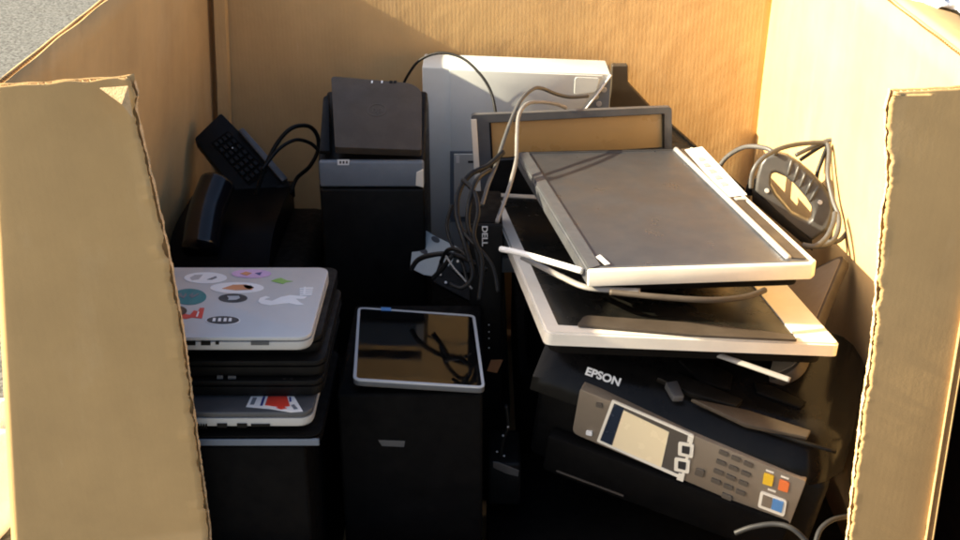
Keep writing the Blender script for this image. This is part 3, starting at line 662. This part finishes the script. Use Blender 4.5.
# ------------------------------------------------------------------ panel leaning at the right wall
A, B = P(797, 369, 1.75), P(846, 252, 1.945); Cc = Vector((.53, 1.815, .605)); D = A+(Cc-B)
ex = (B-A).normalized(); ey0 = (D-A); nz_ = ex.cross(ey0).normalized(); ey = nz_.cross(ex)
Mn = Matrix((ex.to_4d(), ey.to_4d(), nz_.to_4d(), A.to_4d())).transposed(); 
for r_ in range(3): Mn[3][r_] = 0
Mn[3][3] = 1
In = Mn.inverted(); qn = [In @ v for v in (A, B, Cc, D)]
pn = thing('flat_panel', Mn, 'dark taupe panel with rounded corners wedged between the flat monitors and the right wall', 'panel')
b = MB(); b.prism([Vector((p.x, p.y, -.018)) for p in roundpoly(qn, .024, 6)], (0, 0, .018), .003, 2); b.build('body', M['brown_grey'], pn, True)
cn = sum(qn, Vector())/4
b = MB(); b.prism([Vector((p.x, p.y, .0004)) for p in roundpoly([q+(cn-q).normalized()*.012 for q in qn], .016, 6)], (0, 0, .001)); b.build('face', M['panel_taupe'], pn)

# ------------------------------------------------------------------ looped grip device
Mk = facing((.552, 1.93, .72), tilt=12, yaw=-14)
def kp(px, py, z=0.): return onplane(Mk, px, py, 2, z)
ir = thing('clothes_iron', Mk, 'dark grey loop handled appliance with two bright screws, standing by the right wall', 'appliance')
ko = [(757, 176), (761, 163), (767, 155.5), (777, 153), (788, 156), (800, 164), (812, 174), (824, 187), (832, 198), (834, 212), (829, 229), (812, 241), (784, 220), (755, 191)]
kh = [(771, 186), (771, 178), (772, 174), (776, 173), (785, 177), (793, 183), (800, 191), (806, 198), (811, 206), (813, 212), (812, 219), (808, 222), (792, 214), (776, 195)]
o = [kp(*p, .018) for p in ko]; h = [kp(*p, .018) for p in kh]
t_ = bmesh.new(); n = len(o)
def prof(o, h):
    # rounded ring cross-section
    L = []
    for a, z in ((0, -.036), (.0, -.004), (.12, 0), (.88, 0), (1, -.004), (1, -.036)):
        L.append([t_.verts.new(o[i].lerp(h[i], a)+Vector((0, 0, z))) for i in range(n)])
    for k in range(len(L)):
        A_, B_ = L[k], L[(k+1) % len(L)]
        for i in range(n): t_.faces.new((A_[i], A_[(i+1) % n], B_[(i+1) % n], B_[i]))
prof(o, h); bmesh.ops.recalc_face_normals(t_, faces=t_.faces[:])
b = MB(); b._merge(t_); hd = b.build('handle', M['iron_grey'], ir, True)
bv = hd.modifiers.new('round', 'BEVEL'); bv.width = .0025; bv.segments = 3; bv.limit_method = 'ANGLE'
for k, (pa, pb) in enumerate((((792, 160), (788, 175)), ((799, 166), (794, 181)), ((806, 172), (800, 187)), ((813, 179), (806, 194)), ((819, 186), (810, 201)))):
    b = MB(); b.tube([kp(*pa, .016), kp((pa[0]+pb[0])/2, (pa[1]+pb[1])/2, .0195), kp(*pb, .016)], .0026, 8, 4); b.build('grip_ridge', M['iron_grey'], hd)
for px, py in ((767, 190.5), (820, 202)):
    b = MB(); b.cyl(kp(px, py, .0165), (0, 0, 1), .0042, .004, 16); b.build('screw', M['alu'], hd, True)
b = MB(); b.prism([kp(752, 189, .02), kp(812, 240, .02), kp(813, 252, .02), kp(752, 202, .02)], (0, 0, -.05), .003, 2); b.build('base', M['black'], ir, True)
b = MB(); b.prism([kp(748, 181, -.02), kp(758, 178, -.02), kp(760, 196, -.02), kp(744, 196, -.02)], (0, 0, -.04), .003, 2); b.build('heel', M['black'], ir, True)

def cable(name, pts, r, m, label, flat=1.0, group=None, cat='cable'):
    q = [P(*p) for p in pts]; c = q[0].copy()
    b = MB(); b.tube([p-c for p in q], r, 10, 10, flat); o = b.build(name, m); o.location = c; return tag(o, label, cat, group)
cable('cable', [(716, 172, 2.16), (727, 157, 2.14), (745, 147, 2.10), (765, 148, 2.06), (776, 154, 2.04)], .0042, M['grey_rubber'], 'grey cable bridging from the topmost monitor to the looped handle')
cable('cable', [(751, 188, 2.02), (753, 172, 2.01), (762, 159, 2.01), (779, 149, 2.03), (800, 144, 2.05), (824, 143, 2.06), (829, 150, 2.05), (828, 175, 2.03), (833, 200, 2.01), (839, 218, 1.99), (836, 236, 1.97), (826, 245, 1.95), (806, 247, 1.94)], .0042, M['grey_rubber'], 'grey cord looping over and round the handle of the looped appliance')
cable('cable', [(796, 155, 2.06), (815, 146, 2.07), (831, 140, 2.07), (838, 148, 2.06), (840, 175, 2.05), (846, 205, 2.03), (849, 226, 2.0), (840, 240, 1.98), (828, 242, 1.97)], .0040, M['grey_rubber'], 'grey cord hanging closest to the right wall in a tall loop')
cable('cable', [(800, 160, 2.10), (820, 147, 2.10), (827, 145, 2.10), (822, 160, 2.10), (817, 175, 2.10), (816, 195, 2.09)], .0036, M['rubber'], 'short dark cord hanging straight behind the looped handle')
cable('cable', [(803, 245, 1.93), (815, 246, 1.92), (826, 238, 1.93), (833, 224, 1.95), (835, 213, 1.97)], .0045, M['grey_rubber'], 'grey cord end curling under the looped appliance')

# ------------------------------------------------------------------ printer with the keypad
Me = MX((.287, 1.509, .35), 8.47, 8.75, -22.7)
pr = thing('printer', Me, 'big black office printer with a taupe control panel, keypad and small pale screen', 'printer')
def ep(px, py, y=0.): return onplane(Me, px, py, 1, y)
def epz(px, py, z): return onplane(Me, px, py, 2, z)
b = MB(); b.box((-.235, .015, .0), (.225, .30, .155), .012, 3); b.build('body', M['black'], pr, True)
# lower front: paper tray with slot line
b = MB(); b.box((-.20, -.012, .004), (.19, .014, .083), .006, 2); tr = b.build('paper_tray', M['black_matte'], pr, True)
b = MB(); b.box((-.175, -.0165, .016), (-.06, -.0125, .019), .001, 1); b.build('slot_edge', M['brown_grey'], tr)
# control panel
PAN = -.006
pc = [ep(580, 389, PAN), ep(806, 481.5, PAN), ep(789.5, 525, PAN), ep(572, 433, PAN)]
b = MB(); b.prism(roundpoly(pc, [.004, .004, .004, .012], 5), (0, .02, 0), .0025, 2); cp = b.build('control_panel', M['panel_taupe'], pr, True)
def pp(pts, m, par, name, y=PAN-.001, h=.002, rad=0., bev=0.):
    q = [ep(px, py, y) for px, py in pts]
    if rad: q = roundpoly(q, rad, 4)
    b = MB(); b.prism(q, (0, h, 0), bev, 1); return b.build(name, m, par)
# display with cream outline
dq = [(613, 399.5), (693, 435.5), (683, 478), (598, 442)]
dout = [ep(*p, PAN-.0016) for p in ((612, 400), (694, 435.5), (683, 480), (596.5, 441.5))]
dinn = [ep(*p, PAN-.0016) for p in ((614.2, 403.2), (690.4, 436.6), (681.2, 476), (599.8, 440.6))]
b = MB(); b.ring(roundpoly(dout, .003), roundpoly(dinn, .0018), (0, .0025, 0)); b.build('display_frame', M['cream'], cp)
disp = pp([(614.2, 403.2), (690.4, 436.6), (681.2, 476), (599.8, 440.6)], M['pewter'], cp, 'display', PAN-.0006)
pp([(614.6, 404), (624, 408.2), (611, 445), (600.4, 440.4)], M['lcd_edge'], disp, 'display_border', PAN-.0012, .001)
pp([(623.5, 410.5), (669, 432.3), (661, 468.5), (611.5, 447.5)], M['lcd'], disp, 'picture_area', PAN-.0014, .001)
for cx, cy in ((685.8, 450.3), (682, 465.8)):
    k = pp([(cx-7.5, cy-8), (cx+8, cy-5.5), (cx+6.8, cy+8), (cx-8, cy+5)], M['cream'], cp, 'key', PAN-.0026, .003, .003)
    pp([(cx-3.8, cy-4.4), (cx+4, cy-3), (cx+3.2, cy+4.4), (cx-4.2, cy+2.6)], M['charcoal'], k, 'key_cap', PAN-.0036, .0014, .001)
pp([(688, 436), (693.5, 438), (692.5, 443), (687, 442)], M['cream'], cp, 'trim', PAN-.0024, .002); pp([(678.5, 473.5), (684.5, 475), (683, 482), (676.5, 479.5)], M['cream'], cp, 'trim', PAN-.0024, .002)
for r_ in range(4):
    for c_ in range(3):
        cx, cy = 723.5+c_*12.4-r_*2.6, 454+c_*5.6+r_*9.4
        pp([(cx-4.6, cy-4), (cx+5, cy-.2), (cx+3.9, cy+3.6), (cx-5.2, cy-.2)], M['key'], cp, 'key', PAN-.003, .004, .0022, .0005)
pp([(722, 493), (732, 497), (731, 501.5), (721, 497.5)], M['key'], cp, 'key', PAN-.003, .004, .0022, .0005)
pp([(696, 468.5), (704.5, 471), (703, 478), (694, 475)], M['key'], cp, 'key', PAN-.003, .004, .003, .0005)
for cx, cy in ((599, 405.5), (589, 433.5)):
    pp([(cx-3, cy-2.6), (cx+3, cy-1.6), (cx+3, cy+2.8), (cx-3.4, cy+1.4)], M['pewter'] if cy < 420 else M['white'], cp, 'key', PAN-.0024, .003, .0018)
pp([(764, 473.5), (774, 477), (772, 487), (762.2, 484)], M['yellow'], cp, 'key', PAN-.003, .004, .0022, .0005)
pp([(779.5, 480), (789.5, 483.5), (787.5, 493), (777.7, 490)], M['orange'], cp, 'key', PAN-.003, .004, .0022, .0005)
so_ = pp([(760.5, 491.5), (787, 501.5), (784, 517), (757.5, 507)], M['cream'], cp, 'key_frame', PAN-.0028, .003, .0045)
pp([(763, 495), (772.5, 498.6), (770.6, 509), (761, 505.6)], M['panel_taupe'], so_, 'key', PAN-.0042, .002, .001); pp([(773, 498.8), (783.6, 502.6), (781.4, 513), (771, 509.2)], M['blue'], so_, 'key', PAN-.0044, .002, .001)
for k in range(8):
    x_ = 748+k*4.2+(2 if k > 5 else 0); y_ = 508+k*1.75; pp([(x_, y_), (x_+2.8, y_+1.2), (x_+2.1, y_+3.2), (x_-.7, y_+2)], M['cream'], cp, 'print', PAN-.0012, .001)
for x_, y_ in ((766, 469.5), (781, 475.5), (768, 488.5)): pp([(x_, y_), (x_+8, y_+3), (x_+7.5, y_+4.4), (x_-.5, y_+1.4)], M['cream'], cp, 'print', PAN-.0012, .001)
# scanner lid: sloped front band and hooded top, curved right end
LZ0, LZ1 = .157, .224
prof_ = [(-.004, LZ0), (.002, LZ0+.026), (.045, LZ1-.006), (.06, LZ1), (.29, LZ1), (.30, LZ1-.01), (.30, LZ0)]
t_ = bmesh.new(); NX = 26; rows = []
for i in range(NX+1):
    u = i/NX; x = -.242+(.480)*u
    e = max(0, (u-.86)/.14); e2 = max(0, (.05-u)/.05)
    sq_ = (1-.62*e**2.2)*(1-.15*e2**2); yi = .06*e**2.4
    rows.append([t_.verts.new(Vector((x, y+yi*(1 if y < .15 else -.5), LZ0+(z-LZ0)*sq_))) for y, z in prof_])
for a_, b_ in zip(rows, rows[1:]):
    for k in range(len(prof_)): t_.faces.new((a_[k], a_[(k+1) % len(prof_)], b_[(k+1) % len(prof_)], b_[k]))
t_.faces.new(rows[0][::-1]); t_.faces.new(rows[-1]); bmesh.ops.recalc_face_normals(t_, faces=t_.faces[:])
b = MB(); b._merge(t_); lid = b.build('scanner_lid', M['gloss'], pr, True)
# EPSON lettering on the sloped band
nrm = Vector((0, LZ1-.006-LZ0-.026, 0)); a_ = Vector((0, .002, LZ0+.026)); c_ = Vector((0, .045, LZ1-.006))
sl = math.atan2(c_.z-a_.z, c_.y-a_.y)
Msl = Matrix.Translation(a_) @ Matrix.Rotation(sl, 4, 'X')     # local x right, y up the slope, z out
q = onplane(Me @ Msl, 603, 377, 2, .0006)
text('EPSON', 'lettering', .0168, Msl @ Matrix.Translation(q), M['white'], lid, .0006, 1.10, .035)
# feeder guides on the lid
def lidbar(pts, h, m, name, par, bev=.002):
    q = [epz(px, py, LZ1+.001) for px, py in pts]; b = MB(); b.prism(q, (0, 0, h), bev, 2); return b.build(name, m, par, True)
g1 = lidbar([(656, 382), (674, 376), (742, 404), (735, 411), (690, 398)], .010, M['black'], 'paper_guide', lid)
g2 = lidbar([(690, 402), (745, 413), (810, 434), (806, 441), (745, 428)], .008, M['brown_grey'], 'paper_guide', lid)
lidbar([(664, 388), (676, 386), (683, 402), (672, 402)], .012, M['silver_dark'], 'hinge_clip', lid)
lidbar([(678, 362), (700, 360), (732, 377), (730, 392), (700, 384)], .006, M['black_matte'], 'hatch', lid)
lidbar([(754, 384), (772, 388), (806, 404), (800, 410), (756, 394)], .005, M['black_matte'], 'feed_slot', lid)
b = MB(); q0, q1, q2 = [epz(*p, LZ1+.0005) for p in ((700, 405), (770, 432), (836, 452))]
b.tube([q0, q1, q2], .003, 8, 6); b.build('lid_seam', M['black'], lid)
# labels left of the panel
q = [ep(*p, .013) for p in ((557, 382), (564.5, 386), (561.5, 394), (554.5, 390))]; b = MB(); b.prism(q, (0, -.003, 0)); b.build('ink_label', M['white'], pr)
q = [ep(*p, .013) for p in ((540, 383.5), (542, 382), (556, 390.5), (563, 394), (561, 397), (553, 393))]; b = MB(); b.prism(q, (0, -.0016, 0)); b.build('ink_label', M['green'], pr)

# pale stick under the lower monitor
cable('plastic_rod', [(712, 353, 1.70), (750, 366, 1.67), (790, 380, 1.645)], .0042, M['pale_rubber'], 'thin pale plastic rod poking out under the lower flat monitor', .5, cat='rod')

# ------------------------------------------------------------------ left rear corner
PB = thing('printer', MX((-.46, 1.93, .357)), 'glossy black printer in the left rear corner under the keypad phone', 'printer')
b = MB(); b.box((-.13, .012, 0), (.145, .36, .20), .03, 5); b.build('body', M['black_matte'], PB, True)
t_ = bmesh.new(); rows = []
for k in range(9):
    a_ = k/8*PI/2; y = .012+.13*(1-math.cos(a_)); z = .185+.075*math.sin(a_)
    rows.append([t_.verts.new(Vector((x, y, z))) for x in (-.120, .07)]+[t_.verts.new(Vector((x, y, .184))) for x in (.07, -.120)])
rows.append([t_.verts.new(Vector((x, .34, .26))) for x in (-.120, .07)]+[t_.verts.new(Vector((x, .34, .184))) for x in (.07, -.120)])
for a_, b_ in zip(rows, rows[1:]):
    for k in (0, 1, 3): t_.faces.new((a_[k], a_[(k+1) % 4], b_[(k+1) % 4], b_[k]))
t_.faces.new(rows[-1]); bmesh.ops.recalc_face_normals(t_, faces=t_.faces[:])
b = MB(); b._merge(t_); b.build('curved_lid', M['sheen'], PB, True)
MPB = MX((-.46, 1.93, .357)).inverted()
b = MB(); b.tube([MPB @ P(*p) for p in ((217, 184, 2.235), (209, 205, 2.205), (204, 224, 2.175), (200, 250, 2.145))], .034, 20, 6); b.build('curved_trim', M['shine'], PB)  # polished roll added along the bluish streak to catch the sky highlight
b = MB(); b.box((-.10, .004, .03), (.12, .0115, .13), .004, 2); b.build('front_door', M['gloss'], PB, True)

Mp = facing((-.52, 2.30, .72), tilt=38, yaw=10)
ph = thing('desk_phone', Mp, 'black desk phone with a grid of dark keys, tipped up in the left rear corner', 'telephone')
def fp_(px, py, z=0.): return onplane(Mp, px, py, 2, z)
fq = [fp_(194, 139), fp_(221, 113), fp_(296, 190), fp_(254, 214)]
b = MB(); b.prism(roundpoly(fq, .006), (0, 0, -.045), .004, 2); b.build('body', M['black'], ph, True)
kq = [fp_(211, 143, .001), fp_(228, 131, .001), fp_(268, 171, .001), fp_(249, 186, .001)]
b = MB(); b.prism(kq, (0, 0, .001)); kb = b.build('keypad', M['black_matte'], ph)
for r_ in range(7):
    for c_ in range(4):
        u0, v0 = .06+c_*.235, .04+r_*.135; b = MB()
        b.prism([bil(kq, u0, v0)+Vector((0, 0, .001)), bil(kq, u0+.17, v0)+Vector((0, 0, .001)), bil(kq, u0+.17, v0+.09)+Vector((0, 0, .001)), bil(kq, u0, v0+.09)+Vector((0, 0, .001))], (0, 0, .004), .0008, 1); b.build('key', M['rubber'], kb)
q = fp_(232.5, 148, .005); b = MB(); b.cyl(q, (0, 0, 1), .0016, .0015, 8); b.build('indicator', M['white'], ph)
b = MB(); b.prism([fp_(238, 130, .012), fp_(243, 127, .012), fp_(288, 178, .012), fp_(282, 182, .012)], (0, 0, -.02), .003, 2); b.build('handset', M['silver_dark'], ph, True)
b = MB(); b.prism(roundpoly([fp_(252, 202, .004), fp_(282, 184, .004), fp_(292, 192, .004), fp_(262, 214, .004)], .004), (0, 0, -.03), .003, 2); ec = b.build('end_cap', M['black'], ph, True)
for px, py in ((264.8, 206), (271.5, 200.8), (278.5, 196)):
    b = MB(); b.cyl(fp_(px, py, .0035), (0, 0, 1), .0026, .003, 10); b.build('plug', M['silver'], ec)
cable('cable', [(256, 195, 2.30), (266, 165, 2.28), (278, 142, 2.28), (292, 128, 2.28), (308, 126, 2.30), (317, 135, 2.32), (318, 150, 2.33), (310, 166, 2.34), (297, 178, 2.36), (292, 190, 2.36)], .0042, M['rubber'], 'black cable in a wide loop beside the keypad phone')
cable('cable', [(262, 170, 2.25), (278, 150, 2.27), (295, 140, 2.28), (310, 143, 2.30), (320, 152, 2.31)], .0036, M['rubber'], 'black cable in a low arch behind the tall tower')

# thin black cable arching over the grey case, pale cables over the upright monitor
cable('cable', [(402, 88, 2.42), (408, 75, 2.40), (420, 60, 2.38), (440, 53, 2.36), (462, 58, 2.34), (480, 74, 2.32), (491, 92, 2.31), (496, 114, 2.30), (500, 140, 2.30)], .0029, M['rubber'], 'thin black cable arching over the corner of the pale grey case')
cable('cable', [(588, 96, 2.34), (570, 97, 2.32), (556, 94, 2.30), (542, 88.5, 2.26), (533, 89, 2.23), (522, 99, 2.19), (513, 116, 2.15), (504, 140, 2.10), (496, 165, 2.05), (488, 185, 2.0), (482, 205, 1.95)], .0037, M['grey_rubber'], 'grey cable running from the grey case down across the upright monitor')
cable('cable', [(566, 108, 2.26), (556, 104, 2.24), (540, 102, 2.21), (527, 104, 2.18), (519, 115, 2.14), (517, 135, 2.10), (516, 160, 2.06), (510, 185, 2.02), (502, 208, 1.98), (497, 222, 1.95)], .0036, M['pale_rubber'], 'pale cable falling straight past the left end of the tan screen')
cable('cable', [(501, 249, 1.84), (520, 253, 1.80), (548, 261, 1.745), (582, 271, 1.70)], .0048, M['white_rubber'], 'thick white cable stub sticking out from under the topmost monitor')
cable('cable', [(522, 257, 1.82), (540, 266, 1.785), (562, 277, 1.74), (590, 288, 1.70), (640, 291, 1.70)], .0046, M['pale_rubber'], 'flat cream cable between the two flat monitors', .6)
cable('cable', [(610, 292, 1.69), (660, 297, 1.67), (710, 300, 1.67), (745, 297, 1.69), (765, 290, 1.71)], .0045, M['brown_grey'], 'brown cable curving in the gap between the two flat monitors')
cable('cable', [(503, 152, 2.06), (489, 165, 2.03), (470, 175, 2.0), (459, 192, 1.97), (457, 215, 1.93), (464, 240, 1.90), (470, 262, 1.89)], .0048, M['rubber'], 'black cable hanging in a bow in front of the pale drive door')
cable('cable', [(490, 170, 2.0), (477, 180, 1.95), (470, 200, 1.92), (468, 225, 1.905), (476, 250, 1.90), (480, 275, 1.90)], .0042, M['rubber'], 'black cable hanging beside the white lettered tower')
cable('cable', [(411, 270, 1.98), (418, 260, 1.97), (432, 255, 1.955), (450, 254, 1.94), (468, 260, 1.92), (486, 270, 1.90)], .0044, M['rubber'], 'black cable lying across the steel plate with oval holes')
cable('cable', [(433, 278, 1.96), (443, 268, 1.945), (452, 256, 1.935), (462, 250, 1.95)], .0042, M['rubber'], 'short black cable crossing the longer one on the steel plate')
cable('cable', [(446, 256, 1.93), (454, 268, 1.915), (463, 278, 1.905), (472, 289, 1.90)], .0018, M['pale_rubber'], 'thin pale wire curling on the dark scrap beside the steel plate')

for k, (pts, rr, lab) in enumerate((
    ([(441, 262, 1.955), (448, 250, 1.93), (461, 251, 1.90), (470, 262, 1.89), (472, 278, 1.885), (462, 288, 1.89), (450, 284, 1.90)], .0036, 'black cable coiled into a small ring under the steel plate'),
    ([(455, 214, 1.95), (461, 228, 1.92), (470, 240, 1.89), (482, 252, 1.875), (493, 268, 1.87), (498, 292, 1.865)], .0034, 'black cable slanting down across the white lettered tower'),
    ([(463, 180, 1.97), (474, 192, 1.93), (478, 212, 1.89), (474, 236, 1.875), (482, 262, 1.87), (479, 300, 1.865)], .0040, 'black cable snaking down the front of the white lettered tower'),
    ([(452, 205, 1.985), (447, 225, 1.98), (452, 245, 1.96), (462, 262, 1.93), (468, 285, 1.90)], .0030, 'thin black cable dropping past the right end of the steel plate'))):
    cable('cable', pts, rr, M['rubber'], lab)
# perforated steel plate
Mq = facing((-.085, 1.99, .575), tilt=42, yaw=-6)
def qp(px, py, z=0.): return onplane(Mq, px, py, 2, z)
sp = thing('steel_plate', Mq, 'small pale steel plate with two dark oval holes, among black cables', 'plate')
b = MB(); b.prism([qp(415, 224), qp(437, 237), qp(458, 247), qp(452, 262), qp(440, 277), qp(424, 275), qp(410, 268)], (0, 0, -.002), .0006, 1); pl_ = b.build('plate', M['steel'], sp)
for cx, cy in ((435.5, 239.5), (423.5, 251)):
    q = [qp(cx+4.6*math.cos(a)*.9-2.2*math.sin(a)*.4, cy+2.6*math.sin(a)+4.6*math.cos(a)*.42, .0004) for a in [2*PI*k/16 for k in range(16)]]
    b = MB(); b.prism(q, (0, 0, .0006)); b.build('hole', M['charcoal'], pl_)
b = MB(); b.prism([qp(440, 258, .001), qp(476, 292, .001), qp(474, 304, .001), qp(432, 282, .001)], (0, 0, -.012), .002, 1); b.build('bracket', M['black'], sp)
for px, py, m_ in ((447, 258, M['beige']), (440.5, 275, M['beige']), (458, 262, M['beige']), (446, 283, M['white']), (441, 262, M['white'])):
    b = MB(); b.cyl(qp(px, py, .001), (0, 0, 1), .0026, .005, 10); b.build('screw', m_, sp)

# small dock at bottom centre
Mc = MX((.045, 1.60, .357)); 
dk = thing('power_adapter', Mc, 'small black adapter with a dull grey edge, low between the tablet and the printer', 'adapter')
b = MB(); b.box((-.032, -.02, -.05), (.022, .08, .035), .006, 3); b.build('body', M['black'], dk, True)
q = [onplane(Mc, *p, 1, -.021) for p in ((493, 461), (499, 462), (519, 470), (518, 476), (506, 473), (493, 467))]
b = MB(); b.prism(q, (0, -.002, 0), .0006, 1); b.build('grey_edge', M['pewter'], dk)
for px, py in ((497, 452), (504, 456), (508, 427), (503, 436)):
    b = MB(); b.cyl(onplane(Mc, px, py, 1, -.023), (0, 1, 0), .0018, .002, 8); b.build('contact', M['silver'], dk)  # silver studs stand in for small glints on the black plastic
b = MB(); b.tube([onplane(Mc, *p, 1, -.02) for p in ((500, 458), (503, 440), (508, 426), (506, 405))], .003, 8, 5); b.build('lead', M['rubber'], dk)

# cables at bottom right
cable('cable', [(735, 533, 1.63), (752, 527, 1.62), (775, 524, 1.61), (793, 529, 1.60), (810, 545, 1.60)], .0036, M['dim_rubber'], 'grey cable crossing the lower edge of the keypad printer')
cable('cable', [(815, 545, 1.64), (820, 530, 1.65), (832, 520, 1.66), (850, 516, 1.68)], .0036, M['dim_rubber'], 'grey cable curling up beside the torn right front edge')

# ------------------------------------------------------------------ white plastic outside the box
def film(name, c, sx, sy, sz, label, seed):
    t = bmesh.new(); n = 26; G = []
    for i in range(n+1):
        r = []
        for j in range(n+1):
            u, v = i/n*2-1, j/n*2-1; q = Vector((u*2.2+seed, v*2.2, seed))
            e = max(0, 1-(u*u+v*v)*.55)
            z = sz*e*(.45+.8*abs(noise.noise(q))+.4*abs(noise.noise(q*2.7))+.18*abs(noise.noise(q*6)))
            r.append(t.verts.new(Vector((u*sx+.03*noise.noise(q*1.3), v*sy+.03*noise.noise(q*1.7), z))))
        G.append(r)
    for i in range(n):
        for j in range(n): t.faces.new((G[i][j], G[i+1][j], G[i+1][j+1], G[i][j+1]))
    for fc in t.faces: fc.smooth = True
    b = MB(); b._merge(t); o = b.build(name, M['film']); o.location = c
    so2 = o.modifiers.new('sheet', 'SOLIDIFY'); so2.thickness = .001
    return tag(o, label, 'plastic bag')
film('plastic_bag', PZ(-3, 480, .116)+Vector((-.05, 0, .002)), .14, .22, .16, 'crumpled white plastic bag on the asphalt left of the box', 3)
film('plastic_bag', Vector((.690, 1.80, 1.090)), .045, .08, .028, 'crumpled white plastic sheet lying on the folded flap at right', 8)

# board added so the shaded ground outside the right wall reads dark brown
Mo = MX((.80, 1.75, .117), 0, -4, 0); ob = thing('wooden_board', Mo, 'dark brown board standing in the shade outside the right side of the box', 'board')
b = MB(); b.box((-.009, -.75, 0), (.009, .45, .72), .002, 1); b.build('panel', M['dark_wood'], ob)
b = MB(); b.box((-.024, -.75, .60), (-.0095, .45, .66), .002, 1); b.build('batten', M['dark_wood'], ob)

# ------------------------------------------------------------------ render
S.render.engine = 'CYCLES'; S.cycles.samples = 256; S.cycles.use_denoising = True
S.cycles.max_bounces = 10; S.cycles.diffuse_bounces = 6; S.cycles.filter_width = 1.9
